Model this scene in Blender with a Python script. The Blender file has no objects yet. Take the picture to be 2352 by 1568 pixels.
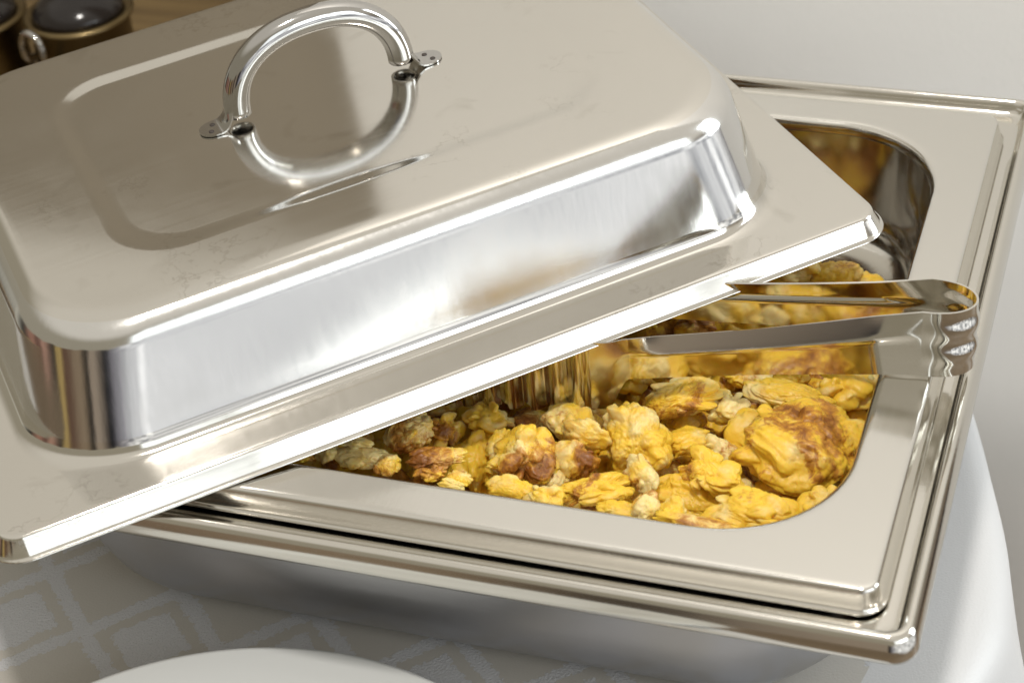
import bpy, bmesh, math, random
from mathutils import Vector, Matrix, noise

S = 0.001                                   # everything below is written in millimetres
scene = bpy.context.scene
C = scene.collection

# ------------------------------------------------------------------ camera
cam_data = bpy.data.cameras.new('camera')
cam = bpy.data.objects.new('camera', cam_data)
C.objects.link(cam)
scene.camera = cam
cam_data.sensor_width = 36.0
cam_data.lens = 4626.1 / 2352.0 * 36.0
cam_data.clip_start = 0.02
cam_data.clip_end = 50.0
Rcv = Matrix(((0.9472506, 0.3106560, -0.0787978), (0.1245547, -0.5833706, -0.8025988), (-0.2953004, 0.7504476, -0.5912919)))
rot = Rcv.transposed() @ Matrix(((1, 0, 0), (0, -1, 0), (0, 0, -1)))
cam.matrix_world = Matrix.Translation(Vector((80.811, -536.468, 513.696)) * S) @ rot.to_4x4()
cam_data.dof.use_dof = True
cam_data.dof.focus_distance = 0.875
cam_data.dof.aperture_fstop = 12.0

# ------------------------------------------------------------------ world: warm interior
world = bpy.data.worlds.new('World')
scene.world = world
world.use_nodes = True
wt = world.node_tree
wt.nodes.clear()
def wn(kind, **kw):
    n = wt.nodes.new(kind)
    for k, v in kw.items():
        setattr(n, k, v)
    return n
wo = wn('ShaderNodeOutputWorld')
bg = wn('ShaderNodeBackground')
tc = wn('ShaderNodeTexCoord')
sep = wn('ShaderNodeSeparateXYZ')
wt.links.new(tc.outputs['Generated'], sep.inputs[0])
ramp = wn('ShaderNodeValToRGB')
mr = wn('ShaderNodeMapRange')
mr.inputs[1].default_value = -1; mr.inputs[2].default_value = 1
wt.links.new(sep.outputs['Z'], mr.inputs[0])
wt.links.new(mr.outputs[0], ramp.inputs[0])
els = ramp.color_ramp.elements
els[0].position = 0.0; els[0].color = (.07, .055, .04, 1)
els[1].position = 1.0; els[1].color = (.56, .53, .47, 1)
for pos, col in ((.40, (.10, .075, .055, 1)), (.48, (.30, .24, .17, 1)), (.55, (.32, .28, .22, 1)), (.70, (.50, .465, .40, 1))):
    e = els.new(pos); e.color = col
mp = wn('ShaderNodeMapping')
mp.inputs['Scale'].default_value = (4.5, 4.5, 0.7)
wt.links.new(tc.outputs['Generated'], mp.inputs[0])
nz = wn('ShaderNodeTexNoise')
nz.inputs['Scale'].default_value = 1.0; nz.inputs['Detail'].default_value = 3.0
wt.links.new(mp.outputs[0], nz.inputs['Vector'])
r2 = wn('ShaderNodeValToRGB')
r2.color_ramp.elements[0].position = .38; r2.color_ramp.elements[0].color = (.16, .12, .09, 1)
r2.color_ramp.elements[1].position = .60; r2.color_ramp.elements[1].color = (1.0, 1.0, 1.0, 1)
wt.links.new(nz.outputs[0], r2.inputs[0])
fade = wn('ShaderNodeMapRange')                # furniture only low in the room, plain above
fade.inputs[1].default_value = .12; fade.inputs[2].default_value = .38
wt.links.new(sep.outputs['Z'], fade.inputs[0])
mixb = wn('ShaderNodeMix', data_type='RGBA')
mixb.inputs['B'].default_value = (1, 1, 1, 1)
wt.links.new(fade.outputs[0], mixb.inputs['Factor'])
wt.links.new(r2.outputs[0], mixb.inputs['A'])
mul = wn('ShaderNodeMix', data_type='RGBA', blend_type='MULTIPLY')
mul.inputs['Factor'].default_value = 1.0
wt.links.new(ramp.outputs[0], mul.inputs['A'])
wt.links.new(mixb.outputs['Result'], mul.inputs['B'])
def wmath(op, a, b=None, c=None):
    n = wn('ShaderNodeMath', operation=op)
    for i_, v in enumerate((a, b, c)):
        if v is None: continue
        if isinstance(v, (int, float)): n.inputs[i_].default_value = v
        else: wt.links.new(v, n.inputs[i_])
    return n.outputs[0]
def wstep(x, lo, hi):
    r = wn('ShaderNodeMapRange'); r.interpolation_type = 'SMOOTHSTEP'
    r.inputs[1].default_value = lo; r.inputs[2].default_value = hi
    wt.links.new(x, r.inputs[0]); return r.outputs[0]
def wmix(f, a, b):
    n = wn('ShaderNodeMix', data_type='RGBA')
    wt.links.new(f, n.inputs['Factor'])
    for k, v in (('A', a), ('B', b)):
        if isinstance(v, tuple): n.inputs[k].default_value = v
        else: wt.links.new(v, n.inputs[k])
    return n.outputs['Result']
X, Y, Zd = sep.outputs[0], sep.outputs[1], sep.outputs[2]
# the other half of the room, behind and to the left of the photographer: cream wall,
# a row of furniture, curtains and a person at eye level, tan floor below
fl = wmath('ADD', wmath('MULTIPLY', X, -.62), wmath('MULTIPLY', Y, -.78))
azi = wmath('ARCTAN2', X, wmath('MULTIPLY', Y, -1.0))          # 0 straight behind the camera, + to its right
azn = wn('ShaderNodeMapRange'); azn.inputs[1].default_value = -2.2; azn.inputs[2].default_value = 1.2
wt.links.new(wmath('ADD', azi, wmath('MULTIPLY_ADD', nz.outputs[0], .12, -.06)), azn.inputs[0])
row = wn('ShaderNodeValToRGB'); row.color_ramp.interpolation = 'EASE'
ROW = [(0, (.10, .10, .08)), (.06, (.02, .02, .02)), (.13, (.38, .36, .30)), (.20, (.03, .03, .025)), (.27, (.26, .14, .10)), (.31, (.11, .06, .045)), (.35, (.32, .19, .14)),
       (.40, (.05, .04, .03)), (.44, (.32, .23, .09)), (.47, (.10, .06, .04)), (.54, (.20, .15, .10)), (.58, (.03, .025, .02)), (.61, (.26, .21, .16)), (.68, (.012, .012, .014)), (.74, (.20, .19, .21)),
       (.80, (.03, .03, .035)), (.85, (.45, .44, .45)), (.92, (.12, .10, .09))]
e = row.color_ramp.elements
e[0].position = 0; e[0].color = (*ROW[0][1], 1)
e[1].position = ROW[-1][0]; e[1].color = (*ROW[-1][1], 1)
for p_, c_ in ROW[1:-1]:
    q_ = e.new(p_); q_.color = (*c_, 1)
wt.links.new(azn.outputs[0], row.inputs[0])
hn = wmath('ADD', Zd, wmath('MULTIPLY_ADD', nz.outputs[0], .30, -.15))
front = wmix(wstep(hn, .05, .10), row.outputs[0], (.27, .245, .19, 1))
front = wmix(wstep(hn, -.34, -.28), (.26, .18, .09, 1), front)
front = wmix(wstep(Zd, .5, .75), front, (.55, .52, .46, 1))
side = wstep(fl, -.12, .12)
shade = wmix(side, mul.outputs['Result'], front)
# pale window sills and white linen low on the window side
rt = wstep(wmath('ADD', wmath('MULTIPLY', X, .90), wmath('MULTIPLY', Y, -.30)), .45, .8)
low = wmath('MULTIPLY', wstep(Zd, -.55, -.30), wmath('SUBTRACT', 1.0, wstep(Zd, .08, .2)))
mp2 = wn('ShaderNodeMapping'); mp2.inputs['Scale'].default_value = (9, 9, 9)
wt.links.new(tc.outputs['Generated'], mp2.inputs[0])
nz2 = wn('ShaderNodeTexNoise'); nz2.inputs['Scale'].default_value = 1.3; nz2.inputs['Detail'].default_value = 3
wt.links.new(mp2.outputs[0], nz2.inputs['Vector'])
linen = wn('ShaderNodeValToRGB')
linen.color_ramp.elements[0].position = .38; linen.color_ramp.elements[0].color = (.13, .14, .165, 1)
linen.color_ramp.elements[1].position = .64; linen.color_ramp.elements[1].color = (1.35, 1.36, 1.36, 1)
wt.links.new(nz2.outputs[0], linen.inputs[0])
env = wmix(wmath('MULTIPLY', rt, low), shade, linen.outputs[0])
wt.links.new(env, bg.inputs['Color'])
bg.inputs['Strength'].default_value = 1.0
wt.links.new(bg.outputs[0], wo.inputs[0])

# ------------------------------------------------------------------ window light (three tall panes, cool daylight)
def window_pane(center, target, w, h, radiance, color):
    ld = bpy.data.lights.new('window_light', 'AREA')
    ld.shape = 'RECTANGLE'; ld.size = w; ld.size_y = h
    ld.energy = radiance * math.pi * w * h
    ld.color = color
    o = bpy.data.objects.new('window_light', ld)
    C.objects.link(o)
    o.location = center
    d = Vector(target) - Vector(center); d.z = 0
    o.rotation_euler = d.to_track_quat('-Z', 'Y').to_euler()
    return o
SKY = (0.86, 0.94, 1.0)
wc = Vector((1.75, -1.25, 1.02)); wdir = Vector((0.58, 0.81, 0)).normalized()
for k in (-1, 0, 1):                           # window wall to the right of the photographer
    p = wc + wdir * (k * 0.80)
    window_pane(p, p + Vector((-.81, .58, 0)), 0.72, 1.15, 1.3 if k < 0 else 2.5, SKY)
p = Vector((2.1, 1.15, 0.9))                   # one more round the corner, further right
window_pane(p, p + Vector((-.85, -.5, 0)), 0.75, 1.9, 6.0, SKY)
# warm ceiling lamp washing the back wall
ll = bpy.data.lights.new('ceiling_lamp', 'AREA'); ll.shape = 'DISK'; ll.size = .16; ll.energy = 6.5; ll.color = (1.0, .955, .90); ll.spread = math.radians(120)
lo = bpy.data.objects.new('ceiling_lamp', ll); C.objects.link(lo)
lo.location = (-.05, -.25, 1.65)
lo.rotation_euler = (Vector((-.1, .48, .55)) - Vector(lo.location)).to_track_quat('-Z', 'Y').to_euler()

scene.view_settings.view_transform = 'Standard'
scene.view_settings.look = 'None'
scene.view_settings.exposure = 0.32
scene.view_settings.gamma = 1.0
scene.cycles.max_bounces = 10
scene.cycles.glossy_bounces = 8

# ------------------------------------------------------------------ materials
def new_mat(name):
    m = bpy.data.materials.new(name)
    m.use_nodes = True
    nt = m.node_tree
    return m, nt, nt.nodes['Principled BSDF']
def N(nt, kind, **kw):
    n = nt.nodes.new(kind)
    for k, v in kw.items():
        setattr(n, k, v)
    return n
def ramp_node(nt, stops):
    r = N(nt, 'ShaderNodeValToRGB')
    e = r.color_ramp.elements
    e[0].position, e[0].color = stops[0][0], stops[0][1]
    e[1].position, e[1].color = stops[-1][0], stops[-1][1]
    for p, c in stops[1:-1]:
        x = e.new(p); x.color = c
    return r
def g(v): return (v, v, v, 1)

def steel(name, base=(.74, .715, .665), rough=.12, streak=(1.0, 60.0, 60.0), streak_amt=.06, bump=.02, stains=0.0, smudge=.06, polish_corners=None):
    m, nt, b = new_mat(name)
    L = nt.links.new
    b.inputs['Metallic'].default_value = 1.0
    tc = N(nt, 'ShaderNodeTexCoord')
    mp = N(nt, 'ShaderNodeMapping'); mp.inputs['Scale'].default_value = streak
    L(tc.outputs['Object'], mp.inputs[0])
    n1 = N(nt, 'ShaderNodeTexNoise'); n1.inputs['Scale'].default_value = 14; n1.inputs['Detail'].default_value = 4
    L(mp.outputs[0], n1.inputs['Vector'])
    n2 = N(nt, 'ShaderNodeTexNoise'); n2.inputs['Scale'].default_value = 22; n2.inputs['Detail'].default_value = 5
    L(tc.outputs['Object'], n2.inputs['Vector'])
    # roughness = rough + streak + smudges
    a = N(nt, 'ShaderNodeMath', operation='MULTIPLY_ADD'); a.inputs[1].default_value = streak_amt; a.inputs[2].default_value = rough - streak_amt * .5
    L(n1.outputs[0], a.inputs[0])
    s = N(nt, 'ShaderNodeMapRange'); s.inputs[1].default_value = .5; s.inputs[2].default_value = .75; s.inputs[3].default_value = 0; s.inputs[4].default_value = smudge
    L(n2.outputs[0], s.inputs[0])
    ad = N(nt, 'ShaderNodeMath', operation='ADD'); L(a.outputs[0], ad.inputs[0]); L(s.outputs[0], ad.inputs[1])
    L(ad.outputs[0], b.inputs['Roughness'])
    bp = N(nt, 'ShaderNodeBump'); bp.inputs['Strength'].default_value = bump; bp.inputs['Distance'].default_value = .001
    L(n1.outputs[0], bp.inputs['Height']); L(bp.outputs[0], b.inputs['Normal'])
    if stains:
        # dried water marks: thin broken outlines, gathered in a few patches
        n3 = N(nt, 'ShaderNodeTexNoise'); n3.inputs['Scale'].default_value = 70; n3.inputs['Detail'].default_value = 4; n3.inputs['Roughness'].default_value = .6
        L(tc.outputs['Object'], n3.inputs['Vector'])
        line = ramp_node(nt, [(.46, g(0)), (.485, g(1)), (.5, g(0)), (1, g(0))])
        L(n3.outputs[0], line.inputs[0])
        n4 = N(nt, 'ShaderNodeTexNoise'); n4.inputs['Scale'].default_value = 17; n4.inputs['Detail'].default_value = 3
        L(tc.outputs['Object'], n4.inputs['Vector'])
        patch = ramp_node(nt, [(.57, g(0)), (.64, g(1))])
        L(n4.outputs[0], patch.inputs[0])
        mk = N(nt, 'ShaderNodeMath', operation='MULTIPLY'); L(line.outputs[0], mk.inputs[0]); L(patch.outputs[0], mk.inputs[1])
        mk2 = N(nt, 'ShaderNodeMath', operation='MULTIPLY'); L(mk.outputs[0], mk2.inputs[0]); mk2.inputs[1].default_value = stains
        mx = N(nt, 'ShaderNodeMix', data_type='RGBA')
        mx.inputs['A'].default_value = (*base, 1)
        mx.inputs['B'].default_value = (base[0] * .45, base[1] * .42, base[2] * .36, 1)
        n5 = N(nt, 'ShaderNodeTexNoise'); n5.inputs['Scale'].default_value = 34; n5.inputs['Detail'].default_value = 5; n5.inputs['Distortion'].default_value = .6
        L(tc.outputs['Object'], n5.inputs['Vector'])
        sm = ramp_node(nt, [(.62, g(0)), (.72, g(.22))])
        L(n5.outputs[0], sm.inputs[0])
        tot = N(nt, 'ShaderNodeMath', operation='MAXIMUM'); L(mk2.outputs[0], tot.inputs[0]); L(sm.outputs[0], tot.inputs[1])
        L(tot.outputs[0], mx.inputs['Factor']); L(mx.outputs['Result'], b.inputs['Base Color'])
    else:
        b.inputs['Base Color'].default_value = (*base, 1)
    if polish_corners:
        px, py = polish_corners
        sp = N(nt, 'ShaderNodeSeparateXYZ'); L(tc.outputs['Object'], sp.inputs[0])
        ds = []
        for k, lim in ((0, px), (1, py)):
            ab = N(nt, 'ShaderNodeMath', operation='ABSOLUTE'); L(sp.outputs[k], ab.inputs[0])
            sb_ = N(nt, 'ShaderNodeMath', operation='SUBTRACT'); L(ab.outputs[0], sb_.inputs[0]); sb_.inputs[1].default_value = lim
            ds.append(sb_.outputs[0])
        mn = N(nt, 'ShaderNodeMath', operation='MINIMUM'); L(ds[0], mn.inputs[0]); L(ds[1], mn.inputs[1])
        st = N(nt, 'ShaderNodeMapRange'); st.interpolation_type = 'SMOOTHSTEP'
        st.inputs[1].default_value = 0; st.inputs[2].default_value = .034; st.inputs[3].default_value = 1; st.inputs[4].default_value = .45
        L(mn.outputs[0], st.inputs[0])
        ml = N(nt, 'ShaderNodeMath', operation='MULTIPLY'); L(ad.outputs[0], ml.inputs[0]); L(st.outputs[0], ml.inputs[1])
        L(ml.outputs[0], b.inputs['Roughness'])
    return m

M = {}
M['lid'] = steel('polished_lid_steel', rough=.10, stains=.30, streak=(1.2, 30, 30), bump=.003)
M['lid_side'] = steel('brushed_lid_side_steel', base=(.76, .75, .73), rough=.17, streak=(25, 25, 1.5), streak_amt=.10, bump=.03, polish_corners=(.122, .078))
M['handle'] = steel('handle_steel', base=(.54, .53, .515), rough=.09, streak=(30, 30, 30), bump=.006)
M['pan'] = steel('pan_steel', base=(.77, .75, .705), rough=.13, streak=(40, 1.5, 40), bump=.012)
M['outer'] = steel('water_pan_rim_steel', base=(.73, .705, .65), rough=.12, streak=(1.5, 40, 40), bump=.012)
M['satin'] = steel('satin_body_steel', base=(.50, .50, .515), rough=.34, streak=(1.5, 40, 40), streak_amt=.08, bump=.02)
M['grip'] = steel('dull_tongs_grip_steel', base=(.62, .60, .56), rough=.16, streak=(25, 25, 2), bump=.02)
M['tongs'] = steel('tongs_steel', base=(.74, .72, .67), rough=.09, streak=(2, 30, 30), bump=.006)

def plain(name, col, rough=.5, metallic=0.0, **kw):
    m, nt, b = new_mat(name)
    b.inputs['Base Color'].default_value = (*col, 1)
    b.inputs['Roughness'].default_value = rough
    b.inputs['Metallic'].default_value = metallic
    for k, v in kw.items():
        b.inputs[k].default_value = v
    return m
M['porcelain'] = plain('white_porcelain', (.62, .63, .62), .12, 0, **{'Coat Weight': .4, 'Coat Roughness': .04})
M['weld'] = plain('dark_weld_spot', (.05, .04, .035), .6)
M['black'] = plain('dark_glaze', (.018, .014, .013), .16)
M['brass'] = plain('tan_steel', (.24, .18, .09), .34, 1.0)

def painted(name, col, var=.04, rough=.75):
    m, nt, b = new_mat(name)
    L = nt.links.new
    tc = N(nt, 'ShaderNodeTexCoord')
    n = N(nt, 'ShaderNodeTexNoise'); n.inputs['Scale'].default_value = 3; n.inputs['Detail'].default_value = 6
    L(tc.outputs['Object'], n.inputs['Vector'])
    r = ramp_node(nt, [(.3, (*[c * (1 - var) for c in col], 1)), (.7, (*[min(1, c * (1 + var)) for c in col], 1))])
    L(n.outputs[0], r.inputs[0]); L(r.outputs[0], b.inputs['Base Color'])
    n2 = N(nt, 'ShaderNodeTexNoise'); n2.inputs['Scale'].default_value = 260
    L(tc.outputs['Object'], n2.inputs['Vector'])
    bp = N(nt, 'ShaderNodeBump'); bp.inputs['Strength'].default_value = .15; bp.inputs['Distance'].default_value = .001
    L(n2.outputs[0], bp.inputs['Height']); L(bp.outputs[0], b.inputs['Normal'])
    b.inputs['Roughness'].default_value = rough
    return m
M['wall'] = painted('white_wall_paint', (.84, .83, .80))
M['wall_tan'] = painted('beige_wall_paint', (.46, .42, .35))

def wood(name, c1, c2):
    m, nt, b = new_mat(name)
    L = nt.links.new
    tc = N(nt, 'ShaderNodeTexCoord')
    mp = N(nt, 'ShaderNodeMapping'); mp.inputs['Scale'].default_value = (2, 22, 22)
    L(tc.outputs['Object'], mp.inputs[0])
    n = N(nt, 'ShaderNodeTexNoise'); n.inputs['Scale'].default_value = 2.5; n.inputs['Detail'].default_value = 6; n.inputs['Distortion'].default_value = 1.0
    L(mp.outputs[0], n.inputs['Vector'])
    r = ramp_node(nt, [(.3, (*c1, 1)), (.7, (*c2, 1))])
    L(n.outputs[0], r.inputs[0]); L(r.outputs[0], b.inputs['Base Color'])
    b.inputs['Roughness'].default_value = .38
    return m
M['wood'] = wood('brown_wood', (.10, .062, .024), (.19, .125, .05))
M['floor'] = wood('floor_wood', (.16, .11, .07), (.26, .19, .12))

def cloth_mat():
    m, nt, b = new_mat('damask_cloth')
    L = nt.links.new
    tc = N(nt, 'ShaderNodeTexCoord')
    sp = N(nt, 'ShaderNodeSeparateXYZ')
    # ragged edges: shift the lattice by fine noise
    nw = N(nt, 'ShaderNodeTexNoise'); nw.inputs['Scale'].default_value = 420; nw.inputs['Detail'].default_value = 3
    L(tc.outputs['UV'], nw.inputs['Vector'])
    nw2 = N(nt, 'ShaderNodeTexNoise'); nw2.inputs['Scale'].default_value = 60; nw2.inputs['Detail'].default_value = 2
    L(tc.outputs['UV'], nw2.inputs['Vector'])
    L(tc.outputs['UV'], sp.inputs[0])
    def math_(op, a, bb=None, c=None):
        n = N(nt, 'ShaderNodeMath', operation=op)
        for i, v in enumerate((a, bb, c)):
            if v is None: continue
            if isinstance(v, (int, float)): n.inputs[i].default_value = v
            else: L(v, n.inputs[i])
        return n.outputs[0]
    wob = math_('ADD', math_('MULTIPLY_ADD', nw.outputs[0], .16, -.08), math_('MULTIPLY_ADD', nw2.outputs[0], .10, -.05))
    ca, sa = math.cos(math.radians(47)), math.sin(math.radians(47))
    P = .046
    u = math_('ADD', math_('MULTIPLY', sp.outputs[0], ca / P), math_('MULTIPLY', sp.outputs[1], sa / P))
    v = math_('ADD', math_('MULTIPLY', sp.outputs[0], -sa / P), math_('MULTIPLY', sp.outputs[1], ca / P))
    # the crossing at (-345, -2)
    u0 = (-.345 * ca + -.002 * sa) / P; v0 = (.345 * sa + -.002 * ca) / P
    u = math_('ADD', math_('SUBTRACT', u, u0), wob); v = math_('ADD', math_('SUBTRACT', v, v0), wob)
    fu = math_('ABSOLUTE', math_('SUBTRACT', u, math_('ROUND', u)))
    fv = math_('ABSOLUTE', math_('SUBTRACT', v, math_('ROUND', v)))
    d = math_('MINIMUM', fu, fv)
    band = math_('LESS_THAN', d, .075)
    chk = math_('PINGPONG', math_('ADD', math_('FLOOR', u), math_('FLOOR', v)), 1.0)
    inner = math_('GREATER_THAN', d, .20)
    fill = math_('MULTIPLY', inner, math_('GREATER_THAN', chk, .5))
    # cloth edge painted plain white, standing in for pattern washed out by bright light
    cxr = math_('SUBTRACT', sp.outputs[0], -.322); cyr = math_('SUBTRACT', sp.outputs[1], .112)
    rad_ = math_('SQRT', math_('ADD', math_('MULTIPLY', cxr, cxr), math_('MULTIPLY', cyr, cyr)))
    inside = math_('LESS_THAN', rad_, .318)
    mask = math_('MULTIPLY', math_('MAXIMUM', band, fill), inside)
    col = N(nt, 'ShaderNodeMix', data_type='RGBA')
    col.inputs['A'].default_value = (.485, .46, .415, 1)
    col.inputs['B'].default_value = (.54, .54, .55, 1)
    L(mask, col.inputs['Factor'])
    washout = N(nt, 'ShaderNodeMix', data_type='RGBA')
    washout.inputs['A'].default_value = (.60, .60, .60, 1)
    L(inside, washout.inputs['Factor']); L(col.outputs['Result'], washout.inputs['B'])
    L(washout.outputs['Result'], b.inputs['Base Color'])
    rg = N(nt, 'ShaderNodeMapRange'); rg.inputs[3].default_value = .42; rg.inputs[4].default_value = .75
    L(mask, rg.inputs[0]); L(rg.outputs[0], b.inputs['Roughness'])
    b.inputs['Sheen Weight'].default_value = .25
    # weave + raised figure
    wv = N(nt, 'ShaderNodeTexNoise'); wv.inputs['Scale'].default_value = 900; wv.inputs['Detail'].default_value = 2
    L(tc.outputs['UV'], wv.inputs['Vector'])
    hgt = math_('ADD', math_('MULTIPLY', mask, .6), math_('MULTIPLY', wv.outputs[0], math_('MULTIPLY_ADD', mask, .55, .15)))
    bp = N(nt, 'ShaderNodeBump'); bp.inputs['Strength'].default_value = .8; bp.inputs['Distance'].default_value = .0012
    L(hgt, bp.inputs['Height']); L(bp.outputs[0], b.inputs['Normal'])
    return m
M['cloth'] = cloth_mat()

def egg_mat():
    m, nt, b = new_mat('scrambled_egg')
    L = nt.links.new
    tc = N(nt, 'ShaderNodeTexCoord')
    oi = N(nt, 'ShaderNodeObjectInfo')
    off = N(nt, 'ShaderNodeVectorMath', operation='ADD')
    sc = N(nt, 'ShaderNodeVectorMath', operation='SCALE'); sc.inputs['Scale'].default_value = 3.0
    cx = N(nt, 'ShaderNodeCombineXYZ')
    for i in range(3): L(oi.outputs['Random'], cx.inputs[i])
    L(cx.outputs[0], sc.inputs[0]); L(tc.outputs['Object'], off.inputs[0]); L(sc.outputs[0], off.inputs[1])
    vec = off.outputs[0]
    def nz(scale, det=4, rough=.55, dist=0.0):
        n = N(nt, 'ShaderNodeTexNoise'); n.inputs['Scale'].default_value = scale; n.inputs['Detail'].default_value = det
        n.inputs['Roughness'].default_value = rough; n.inputs['Distortion'].default_value = dist
        L(vec, n.inputs['Vector']); return n.outputs[0]
    def at(name):
        a = N(nt, 'ShaderNodeAttribute'); a.attribute_type = 'OBJECT'; a.attribute_name = name; return a.outputs['Fac']
    def math_(op, a, bb=None, c=None):
        n = N(nt, 'ShaderNodeMath', operation=op); n.use_clamp = False
        for i, v in enumerate((a, bb, c)):
            if v is None: continue
            if isinstance(v, (int, float)): n.inputs[i].default_value = v
            else: L(v, n.inputs[i])
        return n.outputs[0]
    def sstep(x, lo, hi):
        r = N(nt, 'ShaderNodeMapRange'); r.interpolation_type = 'SMOOTHSTEP'
        for i, v in ((0, x), (1, lo), (2, hi)):
            if isinstance(v, (int, float)): r.inputs[i].default_value = v
            else: L(v, r.inputs[i])
        return r.outputs[0]
    # yolk yellow to pale curd
    pale = at('pale')
    base = N(nt, 'ShaderNodeMix', data_type='RGBA')
    base.inputs['A'].default_value = (.84, .54, .045, 1)
    base.inputs['B'].default_value = (.83, .665, .29, 1)
    pm = sstep(math_('ADD', nz(75, 5), math_('MULTIPLY_ADD', pale, .36, -.18)), .42, .66)
    L(pm, base.inputs['Factor'])
    # golden tinge in the folds of the curd
    gold = N(nt, 'ShaderNodeMix', data_type='RGBA')
    gold.inputs['B'].default_value = (.62, .30, .02, 1)
    L(math_('MULTIPLY', sstep(nz(110, 4, .6), .54, .72), .5), gold.inputs['Factor']); L(base.outputs['Result'], gold.inputs['A'])
    # fried brown patches, broken up by fine noise
    brown = at('brown')
    big = nz(38, 3, .5, .6); fine = nz(210, 8, .75, 1.2)
    bm_ = math_('ADD', math_('ADD', math_('MULTIPLY', big, .80), math_('MULTIPLY', fine, .40)), math_('MULTIPLY_ADD', brown, .22, -.155))
    bmask = sstep(bm_, .59, .66)
    light = N(nt, 'ShaderNodeMix', data_type='RGBA')
    light.inputs['B'].default_value = (.50, .21, .025, 1)
    L(math_('MULTIPLY', bmask, .9), light.inputs['Factor']); L(gold.outputs['Result'], light.inputs['A'])
    dark = N(nt, 'ShaderNodeMix', data_type='RGBA')
    dark.inputs['B'].default_value = (.20, .06, .008, 1)
    L(math_('MULTIPLY', sstep(bm_, .645, .73), .85), dark.inputs['Factor']); L(light.outputs['Result'], dark.inputs['A'])
    L(dark.outputs['Result'], b.inputs['Base Color'])
    b.inputs['Subsurface Weight'].default_value = .35
    b.inputs['Subsurface Radius'].default_value = (1.0, .55, .18)
    b.inputs['Subsurface Scale'].default_value = .003
    rr = N(nt, 'ShaderNodeMapRange'); rr.inputs[3].default_value = .26; rr.inputs[4].default_value = .55
    L(nz(90), rr.inputs[0]); L(rr.outputs[0], b.inputs['Roughness'])
    b.inputs['Specular IOR Level'].default_value = .5
    hgt = math_('ADD', math_('MULTIPLY', nz(260, 5, .6), .8), math_('MULTIPLY', nz(800, 3), .25))
    bp = N(nt, 'ShaderNodeBump'); bp.inputs['Strength'].default_value = .22; bp.inputs['Distance'].default_value = .0016
    L(hgt, bp.inputs['Height']); L(bp.outputs[0], b.inputs['Normal'])
    return m
M['egg'] = egg_mat()

# ------------------------------------------------------------------ mesh helpers
def mesh_obj(name, verts, faces, mat, parent=None, smooth=True, uv=None):
    me = bpy.data.meshes.new(name)
    me.from_pydata([(x * S, y * S, z * S) for x, y, z in verts], [], faces)
    me.update()
    if smooth:
        me.polygons.foreach_set('use_smooth', [True] * len(me.polygons))
    if uv:
        lay = me.uv_layers.new(name='UVMap')
        for lp in me.loops:
            lay.data[lp.index].uv = uv[lp.vertex_index]
    me.materials.append(M[mat] if isinstance(mat, str) else mat)
    o = bpy.data.objects.new(name, me)
    C.objects.link(o)
    if parent: o.parent = parent
    return o
def tag(o, label, cat=None, group=None, kind=None):
    o['label'] = label
    if cat: o['category'] = cat
    if group: o['group'] = group
    if kind: o['kind'] = kind
    return o
def empty(name, loc, label=None, cat=None, group=None):
    o = bpy.data.objects.new(name, None)
    o.empty_display_size = .02
    C.objects.link(o)
    o.location = Vector(loc) * S
    if label: tag(o, label, cat, group)
    return o
def structure(o): o['kind'] = 'structure'; return o
def solid(o, t, off=-1):
    m = o.modifiers.new('solidify', 'SOLIDIFY'); m.thickness = t * S; m.offset = off; m.use_even_offset = True
    return o
def weighted(o):
    m = o.modifiers.new('weighted_normal', 'WEIGHTED_NORMAL'); m.keep_sharp = True; m.weight = 60
    return o
def rrect(cx, cy, hx, hy, r, z, n=12):
    r = max(.01, min(r, hx - .01, hy - .01))
    pts = []
    for qx, qy, a0 in ((1, -1, -90), (1, 1, 0), (-1, 1, 90), (-1, -1, 180)):
        for i in range(n + 1):
            a = math.radians(a0 + 90 * i / n)
            pts.append((cx + qx * (hx - r) + r * math.cos(a), cy + qy * (hy - r) + r * math.sin(a), z))
    return pts
def loft(rings, cap_first=False, cap_last=False):
    n = len(rings[0]); V = [p for r in rings for p in r]; F = []
    for i in range(len(rings) - 1):
        for j in range(n):
            k = (j + 1) % n
            F.append((i * n + j, i * n + k, (i + 1) * n + k, (i + 1) * n + j))
    if cap_first: F.append(tuple(range(n - 1, -1, -1)))
    if cap_last: F.append(tuple((len(rings) - 1) * n + j for j in range(n)))
    return V, F
def sheet(name, cx, cy, prof, mat, parent, cap=False, thick=.9, n=12):
    """prof: (hx, hy, corner radius, z) from the outer edge inwards"""
    V, F = loft([rrect(cx, cy, hx, hy, r, z, n) for hx, hy, r, z in prof], cap_last=cap)
    o = mesh_obj(name, V, F, mat, parent)
    solid(o, thick)
    weighted(o)
    return o
def tube(name, path, rad, mat, parent=None, seg=20, caps=True):
    V, F = [], []
    n = len(path)
    for i, p in enumerate(path):
        p = Vector(p)
        t = (Vector(path[min(i + 1, n - 1)]) - Vector(path[max(i - 1, 0)])).normalized()
        a = t.cross(Vector((0, 1, .013))).normalized(); b = t.cross(a).normalized()
        rr = rad[i] if isinstance(rad, (list, tuple)) else rad
        for j in range(seg):
            w = 2 * math.pi * j / seg
            V.append(tuple(p + a * (rr * math.cos(w)) + b * (rr * math.sin(w))))
    for i in range(n - 1):
        for j in range(seg):
            k = (j + 1) % seg
            F.append((i * seg + j, (i + 1) * seg + j, (i + 1) * seg + k, i * seg + k))
    if caps:
        F.append(tuple(range(seg))); F.append(tuple((n - 1) * seg + j for j in range(seg - 1, -1, -1)))
    return mesh_obj(name, V, F, mat, parent)
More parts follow.
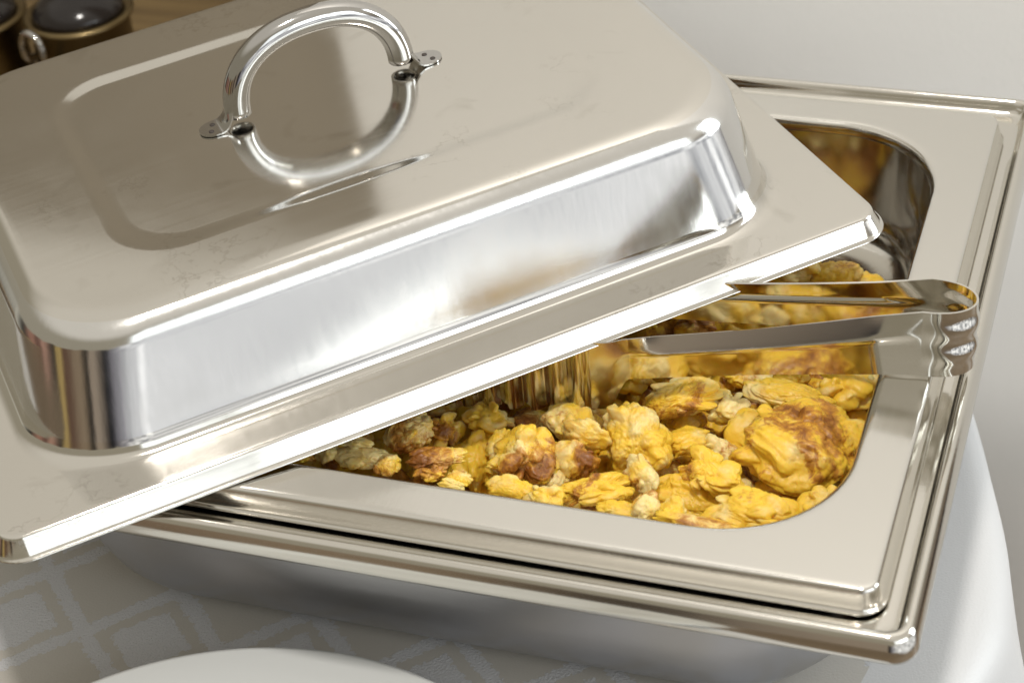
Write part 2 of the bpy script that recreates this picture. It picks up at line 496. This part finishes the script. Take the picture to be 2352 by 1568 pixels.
def lathe(name, prof, mat, parent=None, seg=64):
    V, F = [], []
    for r, z in prof:
        for j in range(seg):
            a = 2 * math.pi * j / seg
            V.append((r * math.cos(a), r * math.sin(a), z))
    for i in range(len(prof) - 1):
        for j in range(seg):
            k = (j + 1) % seg
            F.append((i * seg + j, i * seg + k, (i + 1) * seg + k, (i + 1) * seg + j))
    F.append(tuple(range(seg - 1, -1, -1))); F.append(tuple((len(prof) - 1) * seg + j for j in range(seg)))
    return mesh_obj(name, V, F, mat, parent)
def box(name, x0, x1, y0, y1, z0, z1, mat, parent=None):
    V = [(x, y, z) for z in (z0, z1) for y in (y0, y1) for x in (x0, x1)]
    F = [(0, 2, 3, 1), (4, 5, 7, 6), (0, 1, 5, 4), (2, 6, 7, 3), (0, 4, 6, 2), (1, 3, 7, 5)]
    return mesh_obj(name, V, F, mat, parent, smooth=False)

TABLE = -100.0
# ------------------------------------------------------------------ setting
structure(box('floor', -3000, 1600, -2600, 1500, -870, -850, 'floor'))
structure(box('wall', -430, 330, 480, 600, -850, 1700, 'wall'))
structure(box('wall_alcove', -3000, -430, 1150, 1250, -850, 1000, 'wall_tan'))

# ------------------------------------------------------------------ round table and damask cloth
TX, TY, TR = -322.0, 112.0, 346.0
table = empty('side_table', (TX, TY, -850), 'round pedestal table hidden under the white damask cloth', 'table')
lathe('tabletop', [(TR - 6, 728), (TR, 731), (TR, 744), (TR - 3, 748.5)], 'wood', table, 72)
lathe('pedestal', [(190, 0), (190, 12), (60, 30), (32, 60), (30, 700), (80, 728)], 'wood', table, 32)
def cloth():
    V, F, UV = [], [], []
    nr, na = 120, 216
    rad = []
    for i in range(nr + 1):
        rad.append(TR * (i / 80.0) if i <= 80 else TR + (i - 80) * 6.5)
    for i, s in enumerate(rad):
        for j in range(na):
            a = 2 * math.pi * j / na
            ca, sa = math.cos(a), math.sin(a)
            if s <= TR:
                r = s; z = TABLE
                # soft table wrinkles, flat under the pan and the plate
                w = noise.noise(Vector((ca * r * .012, sa * r * .012, 3.1)))
                dx, dy = TX + ca * r, TY + sa * r
                far = max(0.0, min(1.0, (-350 - dx) / 60.0)) + max(0, min(1, (dx + 5) / 20))
                z += w * 1.6 * min(1, far)
            else:
                d = s - TR
                bend = 14.0
                ph = 9 * a + 1.1 * math.sin(2 * a + .7) + 1.0
                wave = math.sin(ph) * min(1, d / 180) * 30 + math.sin(ph * .53 + 2) * min(1, d / 180) * 16
                if d < bend * 1.57:
                    t = d / bend
                    r = TR + bend * math.sin(t); z = TABLE - bend * (1 - math.cos(t))
                else:
                    r = TR + bend; z = TABLE - bend - (d - bend * 1.57)
                r += max(wave, -13) + d * .05
            V.append((TX + ca * r, TY + sa * r, z))
            UV.append(((TX + ca * s) * S, (TY + sa * s) * S))
    for i in range(nr):
        for j in range(na):
            k = (j + 1) % na
            F.append((i * na + j, (i + 1) * na + j, (i + 1) * na + k, i * na + k))
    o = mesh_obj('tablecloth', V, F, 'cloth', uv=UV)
    solid(o, .6, -1)
    return tag(o, 'cream and white damask tablecloth with lattice bands draped over the round table', 'tablecloth')
cloth()

# ------------------------------------------------------------------ water pan (outer)
wp = empty('water_pan', (-186.5, 176, TABLE), 'outer stainless water pan with rolled rim standing on the damask cloth', 'pan')
hx, hy = 206.0, 197.0
Z = -TABLE
prof = [(hx - 2.5, hy - 2.5, 9, -17.5), (hx - .5, hy - .5, 10, -16.5), (hx, hy, 10, -14), (hx - .5, hy - .5, 10, -10.5), (hx - 1.6, hy - 1.6, 9, -7.2),
        (hx - 3.0, hy - 3.0, 8.5, -5.6), (hx - 4.4, hy - 4.4, 8, -5.2), (hx - 5.8, hy - 5.8, 7.5, -5.8), (hx - 7, hy - 7, 7, -8.4),
        (hx - 7.8, hy - 7.8, 7, -10.2), (hx - 9.2, hy - 9.2, 7, -11.4), (hx - 12, hy - 12, 7, -11.8), (hx - 23, hy - 23, 50, -11.8), (hx - 26, hy - 26, 50, -14)]
sheet('rim', 0, 0, [(a, b, r, z + Z) for a, b, r, z in prof], 'outer', wp)
prof = [(181, 174, 60, -14.5), (180, 173, 60, -20), (178, 169, 59, -52), (176.5, 166.5, 58, -66), (173, 162.5, 56, -77), (167, 156, 53, -87), (159, 148, 48, -94), (149, 138, 42, -98.4), (138, 127, 36, -99.8)]
sheet('body', 0, 0, [(a, b, r, z + Z) for a, b, r, z in prof], 'satin', wp, cap=True)

# ------------------------------------------------------------------ food pan (inner)
fp = empty('food_pan', (-186.5, 171, -63), 'inner stainless food pan with wide flat rim full of scrambled egg', 'pan')
hx, hy = 186.5, 171.0
prof = [(hx + 5.0, hy + 5.0, 11, -10.6), (hx + 5.3, hy + 5.3, 11, -9.8), (hx + 4.9, hy + 4.9, 10.5, -9.2), (hx + 4.2, hy + 4.2, 9.5, -8.8), (hx + 3.8, hy + 3.8, 9, -8.0), (hx + 2.0, hy + 2.0, 6.5, -1.8), (hx + 1.8, hy + 1.8, 6, -1.0),
        (hx + 1.2, hy + 1.2, 5.5, -.4), (hx + .4, hy + .4, 5, -.08), (hx - .6, hy - .6, 4.5, 0), (hx - 2, hy - 2, 4, 0),
        (hx - 16.2, hy - 16.2, 54, 0), (hx - 17.4, hy - 17.4, 53.4, -.12), (hx - 18.6, hy - 18.6, 53, -.6), (hx - 19.7, hy - 19.7, 52.6, -1.7), (hx - 20.2, hy - 20.2, 52, -3.2), (hx - 20.6, hy - 20.6, 52, -6)]
sheet('rim', 0, 0, [(a, b, r, z + 63) for a, b, r, z in prof], 'pan', fp, n=16)
prof = [(hx - 20.7, hy - 20.7, 52, -6.2), (hx - 21.5, hy - 21.5, 51, -20), (hx - 23, hy - 23, 50, -46), (hx - 25, hy - 25, 48, -53), (hx - 29, hy - 29, 44, -59), (hx - 36, hy - 36, 38, -62), (hx - 44, hy - 44, 32, -62.6)]
sheet('basin', 0, 0, [(a, b, r, z + 63) for a, b, r, z in prof], 'pan', fp, cap=True, thick=.35, n=16)

# ------------------------------------------------------------------ scrambled egg
CURDS = [
 (-48.6,103.7,-26.0,27.6,24.3,17.5,10,0.62,0.25,5),
 (-59.7,142.5,-32.0,19.1,9.5,6.8,0,0.25,0.4,5),
 (-41.3,163.1,-38.0,14.1,12.3,8.8,0,0.45,0.5,4),
 (-115.1,91.2,-24.0,12.8,18.9,13.6,35,0.5,0.45,5),
 (-100.8,122.1,-22.0,17.3,10.6,7.6,20,0.45,0.5,5),
 (-82.4,122.8,-26.0,9.7,9.3,6.7,0,0.12,0.8,4),
 (-146.3,98.9,-25.0,10.4,10.5,7.6,0,0.2,0.65,4),
 (-135.7,87.4,-22.0,5.6,11.6,8.3,70,0.1,0.6,4),
 (-155.6,64.9,-18.0,12.6,14.4,10.4,10,0.7,0.45,5),
 (-169.3,73.2,-22.0,5.6,7.9,5.7,0,0.25,0.5,4),
 (-137.4,73.1,-24.0,8.6,12.1,8.7,60,0.45,0.45,4),
 (-181.5,94.8,-28.0,11.0,10.6,7.7,0,0.5,0.6,4),
 (-166.2,104.2,-34.0,9.0,8.8,6.3,0,0.85,0.6,4),
 (-181.5,73.8,-34.0,10.4,14.8,10.7,0,0.05,0.15,4),
 (-120.4,51.7,-20.0,16.3,7.6,5.5,18,0.68,0.3,5),
 (-104.7,63.7,-18.0,5.9,9.4,6.8,40,0.3,0.8,4),
 (-94.5,96.7,-26.0,10.8,7.3,5.3,25,0.1,0.3,4),
 (-79.0,72.0,-20.0,13.4,10.1,7.2,-10,0.3,0.25,5),
 (-82.4,68.4,-32.0,21.0,12.5,9.0,8,0.03,0.0,5),
 (-55.1,50.8,-18.0,18.4,10.4,7.5,12,0.12,0.3,5),
 (-28.8,58.9,-16.0,9.2,9.8,7.1,10,0.35,0.4,4),
 (-96.6,43.0,-17.0,5.8,7.5,5.4,0,0.12,0.85,4),
 (-86.3,43.5,-18.0,5.3,6.9,5.0,0,0.1,0.55,4),
 (-78.6,95.3,-26.0,6.1,8.5,6.1,60,0.6,1.0,4),
 (-82.1,156.1,-34.0,11.9,6.4,4.6,5,0.2,0.5,4),
 (-64.6,166.1,-40.0,8.2,7.1,5.1,0,0.25,0.4,4),
 (-110.1,144.7,-30.0,8.6,7.0,5.1,0,0.9,0.4,4),
 (-100.6,119.6,-36.0,7.9,6.9,5.0,0,0.6,0.3,4),
 (-109.8,112.3,-44.0,11.6,12.6,9.1,0,0.5,0.2,4),
 (-129.6,104.3,-48.0,13.7,16.4,11.8,0,0.3,0.3,4),
 (-141.8,62.6,-28.0,6.1,6.6,4.8,0,0.3,0.5,4),
 (-154.7,43.0,-18.0,9.9,5.3,3.8,0,0.25,0.3,4),
 (-138.1,39.8,-16.0,8.8,6.4,4.6,-20,0.35,0.6,4),
 (-108.5,42.2,-20.0,8.3,4.6,3.3,0,0.8,0.3,4),
 (-70.1,36.2,-16.0,20.1,4.0,2.9,0,0.3,0.4,4),
 (-44.2,40.7,-16.0,11.5,4.0,2.9,0,0.15,0.4,4),
 (-54.6,88.9,-44.0,5.6,4.3,3.1,0,0.9,0.3,3),
 (-98.2,247.1,-46.0,13.6,10.5,7.6,0,0.5,0.7,4),
 (-78.4,248.6,-40.0,13.5,10.5,7.5,0,0.5,0.6,4),
 (-61.9,247.9,-40.0,13.4,9.7,7.0,0,0.8,0.5,4),
 (-47.3,250.6,-44.0,10.0,7.7,5.5,0,0.8,0.5,4),
 (-113.9,194.9,-40.0,10.7,7.4,5.3,0,0.55,0.6,4),
 (-138.7,204.0,-46.0,9.2,8.2,5.9,0,0.6,0.5,4),
 (-138.1,130.9,-46.0,8.7,7.7,5.6,0,0.5,0.3,4),
 (-97.3,158.8,-44.0,8.8,9.1,6.6,0,0.5,0.3,4),
 (-74.9,162.7,-46.0,8.8,9.1,6.6,0,0.4,0.4,4),
 (-209.3,70.6,-20.0,10.7,10.8,7.8,15,0.75,0.7,5),
 (-198.6,83.0,-28.0,7.3,9.1,6.5,-40,0.35,0.6,4),
 (-209.3,107.2,-34.0,9.8,5.8,4.2,10,0.35,0.7,4),
 (-187.8,50.0,-14.0,11.6,6.2,4.4,20,0.8,0.4,5),
 (-185.2,35.2,-10.0,6.6,3.9,2.8,10,0.75,0.4,4),
 (-173.5,37.5,-12.0,5.4,3.9,2.8,-10,0.6,0.4,4),
 (-221.2,48.4,-18.0,11.8,7.0,5.0,0,0.35,0.9,5),
 (-224.1,49.2,-12.0,7.4,3.3,2.4,-5,0.15,1.0,4),
 (-238.1,48.5,-18.0,5.0,7.1,5.1,50,0.6,0.9,4),
 (-248.4,46.7,-20.0,5.6,4.5,3.2,0,0.6,0.7,4),
 (-238.8,76.5,-30.0,8.4,4.6,3.3,0,0.3,0.9,4),
 (-208.8,45.3,-18.0,5.8,5.5,4.0,0,0.7,0.5,4),
 (-202.9,102.0,-38.0,4.2,4.7,3.4,0,0.3,0.7,4),
 (-174.7,32.2,-11.0,6.0,2.8,2.0,0,0.3,0.5,4),
 (-165.7,56.0,-18.0,3.4,3.3,2.4,0,0.1,0.5,3),
 (-144.4,66.2,-24.0,4.0,4.4,3.2,0,0.15,0.6,4),
]
import numpy as np
ICO = {}
def ico(sub):
    if sub not in ICO:
        bm = bmesh.new(); bmesh.ops.create_icosphere(bm, subdivisions=sub, radius=1.0)
        bm.verts.ensure_lookup_table()
        ICO[sub] = (np.array([v.co.normalized() for v in bm.verts]), [tuple(v.index for v in f.verts) for f in bm.faces])
        bm.free()
    return ICO[sub]
def curd_mesh(name, a, b, c, sub, seed, bend=.0, soft=False):
    """a soft clump: the hull of overlapping round lobes, then fine wrinkles"""
    rng = np.random.default_rng(int(seed * 100))
    U, faces = ico(sub)
    K, Rk = [(0, 0, 0)], [.56]
    def add(n, d0, d1, r0, r1, flat):
        for _ in range(n):
            d = rng.normal(size=3); d[2] *= flat; d /= np.linalg.norm(d)
            K.append(tuple(d * rng.uniform(d0, d1))); Rk.append(rng.uniform(r0, r1))
    add(5, .46, .66, .30, .44, .65)
    add(9, .58, .76, .20, .30, .75)
    add(14, .66, .80, .11, .17, .9)
    if soft:                                   # a folded sheet rather than a clump
        K, Rk = [(0, 0, 0)], [.70]
        add(7, .36, .50, .34, .46, .6); add(16, .62, .74, .18, .28, .35); add(12, .70, .82, .10, .15, .4)
    K = np.array(K); Rk = np.array(Rk)
    W = U + .20 * np.sin(U[:, [1, 2, 0]] * 3.1 + seed) + .10 * np.sin(U[:, [2, 0, 1]] * 6.3 + seed * 2) + .035 * np.sin(U[:, [1, 2, 0]] * 15 + seed * 3)
    W /= np.linalg.norm(W, axis=1)[:, None]
    B = W @ K.T
    D = B * B - (K * K).sum(1)[None] + (Rk * Rk)[None]
    T = np.where(D > 0, B + np.sqrt(np.maximum(D, 0)), 0.0)
    k = .034
    r = k * np.log(np.exp(T / k).sum(1))
    off = Vector((seed * 7.31, seed * 3.77, seed * 1.93))
    V = np.empty_like(U)
    for i_, (u, w) in enumerate(zip(U, W)):
        w_ = Vector(w)
        q = r[i_] + .07 * noise.noise(w_ * 2.6 + off) + .034 * noise.noise(w_ * 6.5 + off) - .035 * max(0, 1 - abs(noise.noise(w_ * 3.6 - off)) * 6) - .018 * max(0, 1 - abs(noise.noise(w_ * 8.1 - off)) * 5) + .012 * noise.noise(w_ * 17 + off)
        V[i_] = u * q
    V *= np.array([a, b, c]) * 1.0
    V[:, 2] -= bend * (V[:, 0] / a) ** 2 * c * .8
    me = bpy.data.meshes.new(name)
    me.from_pydata([tuple(v) for v in V * S], [], faces)
    me.update()
    me.polygons.foreach_set('use_smooth', [True] * len(me.polygons))
    me.materials.append(M['egg'])
    return me
random.seed(11)
for k in range(26):                            # pieces lower in the heap
    CURDS.append((random.uniform(-235, -34), random.uniform(44, 172), random.uniform(-44, -38), random.uniform(9, 14), random.uniform(8, 13), random.uniform(7, 10),
                  random.uniform(0, 180), random.uniform(.2, .8), random.uniform(.1, .7), 4))
SPECIAL = {
 0: 'largest scrambled egg piece, a yellow slab with broad brown fried patches beside the rim',
 1: 'yellow egg fold lying against the back of the largest browned egg slab',
 2: 'egg lump below the tongs at the right wall of the pan',
 3: 'long browned egg fold rising towards the tongs head',
 4: 'egg fold with brown crust directly below the neck of the front tongs arm',
 5: 'small pale egg flake between the largest slab and the browned fold below the tongs',
 6: 'pale two lobed egg piece below the ribbed tongs end',
 7: 'upright plain yellow egg lobe beside the two lobed pale piece',
 9: 'pale yellow knob of egg clinging to the square rust brown lump',
 10: 'browned egg fold between the square rust brown lump and the long browned fold',
 11: 'egg lump with tan top directly under the ribbed tongs end',
 12: 'reddish brown egg scrap behind the square rust brown lump',
 13: 'smooth plain yellow egg lump between the square rust brown lump and the lid edge',
 15: 'upright pale ragged egg flake standing at the end of the brown streaked strip',
 16: 'plain yellow egg strip lying between the long browned fold and the greyish scrap',
 21: 'whitish egg knob against the front wall beside the brown streaked strip',
 22: 'small plain yellow egg knob at the foot of the smooth bright yellow sheet',
 24: 'pale egg slice under the lower edge of the front tongs arm',
 26: 'dark brown fried egg scrap at the neck of the front tongs arm',
 49: 'egg roll with a dark brown streak along its top near the lid edge',
 54: 'ragged whitish egg flake standing upright where the lid crosses the front rim',
 8: 'square egg lump with a rust brown face beside the long front rim',
 14: 'narrow brown streaked egg strip lying along the long front rim',
 17: 'curled egg fold with a brown hollow left of the largest slab',
 18: 'smooth bright yellow egg sheet without browning',
 19: 'smooth yellow egg slab tucked in the rounded front corner of the pan',
 20: 'egg piece wedged in the rounded corner beside the short rim',
 23: 'greyish pale egg scrap touching the left edge of the largest slab',
 46: 'round egg lump with a purplish brown cap just under the edge of the lid',
 52: 'whitish ragged egg piece half under the lid at the front rim',
}
for i, (x, y, z, a, b, c, yaw, br, pa, sub) in enumerate(CURDS):
    bend = random.uniform(-.1, .45)
    me = curd_mesh('egg_curd', a * 1.22, b * 1.22, c * 1.2, min(6, sub + 1), i + 1.37, bend=bend, soft=i < 2 or i % 3 != 2)
    o = bpy.data.objects.new('egg_curd', me)
    C.objects.link(o)
    o.location = Vector((x, y, z)) * S
    o.rotation_euler = (random.uniform(-.2, .2), random.uniform(-.2, .2), math.radians(yaw))
    o['brown'] = float(br); o['pale'] = float(pa)
    if i in SPECIAL:
        tag(o, SPECIAL[i], 'egg', 'scrambled egg pieces in the food pan')
    elif y > 180:
        tag(o, 'dull browned egg piece in the heap behind the back tongs arm', 'egg', 'egg pieces behind the tongs')
    elif z < -33:
        tag(o, 'shaded egg piece lying deep between the larger egg pieces', 'egg', 'scrambled egg pieces in the food pan')
    elif x < -165:
        tag(o, 'pale browned egg piece at the end of the pan covered by the lid', 'egg', 'scrambled egg pieces in the food pan')
    elif y < 47:
        tag(o, 'small egg piece pressed against the long front wall of the pan', 'egg', 'scrambled egg pieces in the food pan')
    else:
        tag(o, 'small yellow egg piece in the open heap between tongs and front rim', 'egg', 'scrambled egg pieces in the food pan')
def egg_bed():
    V, F = [], []
    nx, ny = 170, 120
    for j in range(ny + 1):
        for i in range(nx + 1):
            x = -350 + 326 * i / nx; y = 26 + 246 * j / ny
            p = Vector((x * .045, y * .045, 1.7))
            lob = abs(noise.noise(p)) * 2; lob2 = abs(noise.noise(p * 2.4)) * 2
            z = -56 + 11 * lob + 5 * lob2 + 2.0 * noise.noise(p * 6) + .8 * noise.noise(p * 13)
            e = min(x + 352, -22 - x, y - 24, 274 + 6 * noise.noise(Vector((x * .03, 0, 0))) - y)
            z = min(z, -62.4 + max(0, e) * 1.1) if y > 200 else min(z, -62.4 + max(0, e + 6) * 2.2)
            V.append((x, y, max(z, -62.3)))
    for j in range(ny):
        for i in range(nx):
            k = j * (nx + 1) + i
            F.append((k, k + 1, k + nx + 2, k + nx + 1))
    o = mesh_obj('egg_crumbs', V, F, 'egg')
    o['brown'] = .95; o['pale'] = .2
    return tag(o, 'shaded bed of broken egg crumbs under the larger egg pieces', 'egg', None, 'stuff')
egg_bed()

# ------------------------------------------------------------------ serving tongs
tg = empty('serving_tongs', (-2, 139, 1), 'polished steel serving tongs lying over the short rim with ribbed ends under the lid', 'tongs')
def strip(name, cols, parent, thick=.9, mat='tongs'):
    """cols: list of vertical columns, each a list of (x, y, z) from bottom to top"""
    n = len(cols[0]); V = [p for c in cols for p in c]; F = []
    for i in range(len(cols) - 1):
        for j in range(n - 1):
            F.append((i * n + j, (i + 1) * n + j, (i + 1) * n + j + 1, i * n + j + 1))
    V = [(x + 2, y - 139, z - 1) for x, y, z in V]
    o = mesh_obj(name, V, F, mat, parent)
    solid(o, thick, 0)
    es = o.modifiers.new('edge_split', 'EDGE_SPLIT'); es.split_angle = math.radians(40)
    return o
NV = 21
def column(px, py, nx, ny, zb, zt, crease=1.0, wave=0.0):
    out = []
    for j in range(NV):
        t = j / (NV - 1)
        # flat lower web, raised crease at two thirds, lip leaning back at the top
        o = 0.0
        if t > .58: o = crease * (1.3 * min(1, (t - .58) / .07) - 2.6 * max(0, t - .66) / .34)
        o += wave * (.5 - .5 * math.cos(max(0, min(1, (t - .12) / .76)) * math.pi * 4.0))
        out.append((px + nx * o, py + ny * o, zb + (zt - zb) * t))
    return out
def arm(p0, p1, nx, ny, hidden=False):
    cols = []
    n = 34
    for i in range(n + 1):
        t = i / n                                  # 0 at the bend
        x = p0[0] + (p1[0] - p0[0]) * t; y = p0[1] + (p1[1] - p0[1]) * t
        zb = 1.6 - 9.5 * t + 3.0 * math.sin(t * math.pi) * .4
        zt = 33.0 - 20.5 * t - 1.5 * math.sin(t * math.pi)
        if t < .12:
            q = t / .12; zb = 1.2 + (zb - 1.2) * q
        cr = min(1, t / .16) * (1 if t < .9 else (1 - (t - .9) / .1) * .7 + .3)
        cols.append(column(x, y, nx, ny, zb, zt, cr))
    return cols
A0, A1 = (-3.0, 127.2), (-122.0, 111.0)
B0, B1 = (-3.0, 151.2), (-122.0, 156.0)
strip('arm', arm(A0, A1, .13, -.99), tg)
strip('arm', arm(B0, B1, .04, 1.0), tg)
cols = []
for i in range(41):
    a = math.radians(-90 + 180 * i / 40)
    x = -3 + 20.0 * math.cos(a) ** .85 if abs(math.cos(a)) > 1e-6 else -3.0
    y = 139.2 + 12.0 * math.sin(a)
    cols.append(column(x, y, math.cos(a), math.sin(a), 1.2, 33.0, 0.0, 1.0 * min(1, math.cos(a) * 2.0)))
strip('spring_bend', cols, tg)
def head(p, d, nrm):
    cols = []
    n = 150; Lh = 92.0
    for i in range(n + 1):
        s = Lh * i / n
        x = p[0] + d[0] * s; y = p[1] + d[1] * s
        k = min(1, s / 11.0); k = k * k * (3 - 2 * k)
        zb = -7.9 - 17.0 * k; zt = 12.5 - 2.0 * k - .02 * s
        wv = 0.0
        if s > 17:
            ph = ((s - 17) % 10.0) / 10.0
            wv = 3.4 * (.5 - .5 * math.cos(ph * 2 * math.pi)) ** .6 * min(1, (s - 17) / 3)
            if ph > .62 : zb += 2.2
        c_ = []
        for j in range(NV):
            t = j / (NV - 1)
            cr = max(0, 1 - s / 14) ** 2 * .3
            o = wv + (cr * (1.3 * min(1, (t - .58) / .07) - 2.6 * max(0, t - .66) / .34) if t > .58 else 0)
            c_.append((x + nrm[0] * o, y + nrm[1] * o, zb + (zt - zb) * t))
        cols.append(c_)
    return cols
strip('gripping_head', head(A1, (-.991, -.135), (.135, -.991)), tg, mat='grip')
strip('gripping_head', head(B1, (-.999, .04), (.04, .999)), tg, mat='grip')

# ------------------------------------------------------------------ lid
lid = empty('dish_lid', (-281.777, 185.509, 18.0), 'domed rectangular stainless lid with arched handle laid askew across the pan', 'lid')
LM = Matrix(((0.7398651, -0.6722938, -0.0249154), (0.6708964, 0.7400658, -0.0469102), (0.0499765, 0.0179915, 0.9985883)))
lid.rotation_euler = LM.to_euler()
bx, by = 197.2, 148.8
wx, wy = 172.0, 128.2         # foot of the dome wall
prof = [(bx + 7.0, by + 7.0, 17, -9.4), (bx + 7.2, by + 7.2, 17, -9.0), (bx + 6.6, by + 6.6, 16, -8.6), (bx + 5.9, by + 5.9, 14.8, -8.2), (bx + 5.15, by + 5.15, 14.2, -7.5), (bx + 2.3, by + 2.3, 11.0, -1.7), (bx + 2.0, by + 2.0, 10.5, -1.0),
        (bx + 1.5, by + 1.5, 10, -.4), (bx + .8, by + .8, 9, -.08), (bx - .4, by - .4, 8, 0), (bx - 2.2, by - 2.2, 7.5, 0),
        (wx + 7.0, wy + 7.0, 46, 0), (wx + 4.2, wy + 4.2, 46, .3), (wx + 2.2, wy + 2.2, 45.5, 1.1), (wx + .8, wy + .8, 45, 2.6), (wx - .2, wy - .2, 44.5, 4.8), (wx - 1.0, wy - 1.0, 44, 7.5)]
SL = .22
for zz in (12, 18, 24, 30, 36, 41, 43.6):
    prof.append((wx - 1.0 - (zz - 7.5) * SL, wy - 1.0 - (zz - 7.5) * SL, 44, zz))
a0 = math.atan(SL); rr = (55 - 44.0) / (1 - math.sin(a0))
ex, ey = wx - 1.0 - 36.5 * SL, wy - 1.0 - 36.5 * SL
for k in range(0, 17):                         # round shoulder, tangent to the wall
    a = a0 + (math.pi / 2 - a0) * k / 16
    d_ = rr * (math.cos(a0) - math.cos(a))
    prof.append((ex - d_, ey - d_, 44 - .25 * d_, 44.0 + rr * (math.sin(a) - math.sin(a0))))
sx, sy, rr = prof[-1][0], prof[-1][1], 0.0
prof += [(sx - rr - 2.5, sy - rr - 2.5, 43.5, 55.02), (115, 80, 30, 55.05), (112.5, 77.5, 29, 55.0), (110.6, 75.6, 28, 54.72), (107.4, 72.4, 26, 54.16), (105.4, 70.4, 25, 53.92), (103, 68, 24, 53.88), (60, 30, 16, 53.88)]
dome = sheet('dome', 0, 0, prof, 'lid', lid, cap=True, thick=.8, n=20)
dome.data.materials.append(M['lid_side'])
for p in dome.data.polygons:
    if 6.5 < p.center.z / S < 53.0 and (abs(p.center.x) > .13 or abs(p.center.y) > .09): p.material_index = 1
# handle: arched tube on two flattened feet
hd = bpy.data.objects.new('handle', None); hd.empty_display_size = .02
C.objects.link(hd); hd.parent = lid; hd.location = Vector((1.5, 1.5, 53.88)) * S
path = []
for i in range(61):
    a = math.pi * i / 60
    ca, sa = math.cos(a), math.sin(a)
    e = 2 / 2.25
    path.append((39.5 * math.copysign(abs(ca) ** e, ca), 0, 4.2 + 34.0 * sa ** e))
tb = tube('tube', path, 6.0, 'handle', hd, seg=28, caps=False)
solid(tb, .9, 1)
for s in (-1, 1):
    V, F = [], []
    prof = [(42.0, 13.0, 3.0), (44.4, 9.0, 4.6), (45.4, 5.0, 5.6), (46.4, 2.6, 6.0), (47.9, 1.2, 6.3), (49.6, .75, 6.4), (52, .7, 6.3), (54.5, .7, 5.7), (56.6, .7, 4.4), (58.0, .7, 2.6), (58.5, .7, 1.0)]
    nn = 9
    for x, z, w in prof:
        for j in range(nn):
            t = -1 + 2 * j / (nn - 1)
            cup = max(0.0, (z - .7) / 12.0)
            V.append((s * (x - cup * 3.6 * t * t), t * w, z))
    for i in range(len(prof) - 1):
        for j in range(nn - 1):
            q = (i * nn + j, (i + 1) * nn + j, (i + 1) * nn + j + 1, i * nn + j + 1)
            F.append(q if s > 0 else q[::-1])
    tab = mesh_obj('mounting_tab', V, F, 'handle', hd)
    solid(tab, .8, 0)
    es = tab.modifiers.new('edge_split', 'EDGE_SPLIT'); es.split_angle = math.radians(40)
    for dx, dy in ((51.6, 2.9), (53.6, -2.4)):
        sp = lathe('weld_spot', [(1.25, 0), (1.25, .25), (.9, .4)], 'weld', tab, 14)
        sp.location = Vector((s * dx, dy, 1.05)) * S

# ------------------------------------------------------------------ white plate
pl = empty('dinner_plate', (-214, -146, TABLE), 'white porcelain plate standing on the damask cloth in front of the water pan', 'plate')
lathe('plate_body', [(60, .5), (74, .6), (90, 4), (112, 13.5), (135, 20), (138, 20.8), (138.8, 21.8), (138, 23), (136, 23.4), (112, 18), (98, 13.2), (92, 9.6), (86, 6.6), (76, 5.2), (30, 5)], 'porcelain', pl, 128)

# ------------------------------------------------------------------ sideboard corner with pots behind
sb = empty('sideboard', (-900, 560, -850), 'brown wooden sideboard carrying dark pots in the alcove', 'sideboard')
box('top_board', -460, 462, -170, 440, 690, 715, 'wood', sb)
box('cabinet', -440, 442, -150, 430, 0, 690, 'wood', sb)
def pot(loc, r, h, label):
    p = empty('soup_pot', loc, label, 'pot', 'round pots on the sideboard')
    lathe('shell', [(r * .9, .3), (r * .98, 4), (r, 12), (r, h), (r + 3.5, h + 1), (r + 4, h + 3), (r + 1, h + 5), (r - 2, h + 3)], 'brass', p, 72)
    lathe('lid', [(r - 2.5, h + 3), (r - 3, h + 7), (r - 8, h + 12), (r * .6, h + 17), (r * .2, h + 19), (r * .12, h + 26), (r * .2, h + 33), (4, h + 36)], 'black', p, 72)
    return p
p1 = pot((-611, 500, -135), 33, 56, 'tan metal pot with glossy black cover and a steel loop handle on the sideboard')
p2 = pot((-683, 484, -135), 33, 56, 'tan metal pot with glossy black cover and no loop handle on the sideboard')
hp = [(-9.5, 14, 40), (-9.5, 6, 40.5), (-9.5, 1.5, 42), (-9.5, 0, 45)]
for i in range(25):
    a = math.pi * (1 - i / 24)
    hp.append((9.5 * math.cos(a), 0, 52 + 11 * math.sin(a)))
hp += [(9.5, 0, 45), (9.5, 1.5, 42), (9.5, 6, 40.5), (9.5, 14, 40)]
hl = tube('loop_handle', hp, 2.6, 'handle', p1, seg=14)
hl.location = Vector((-13, -41, 0)) * S
hl.rotation_euler = (0, 0, math.radians(-17))
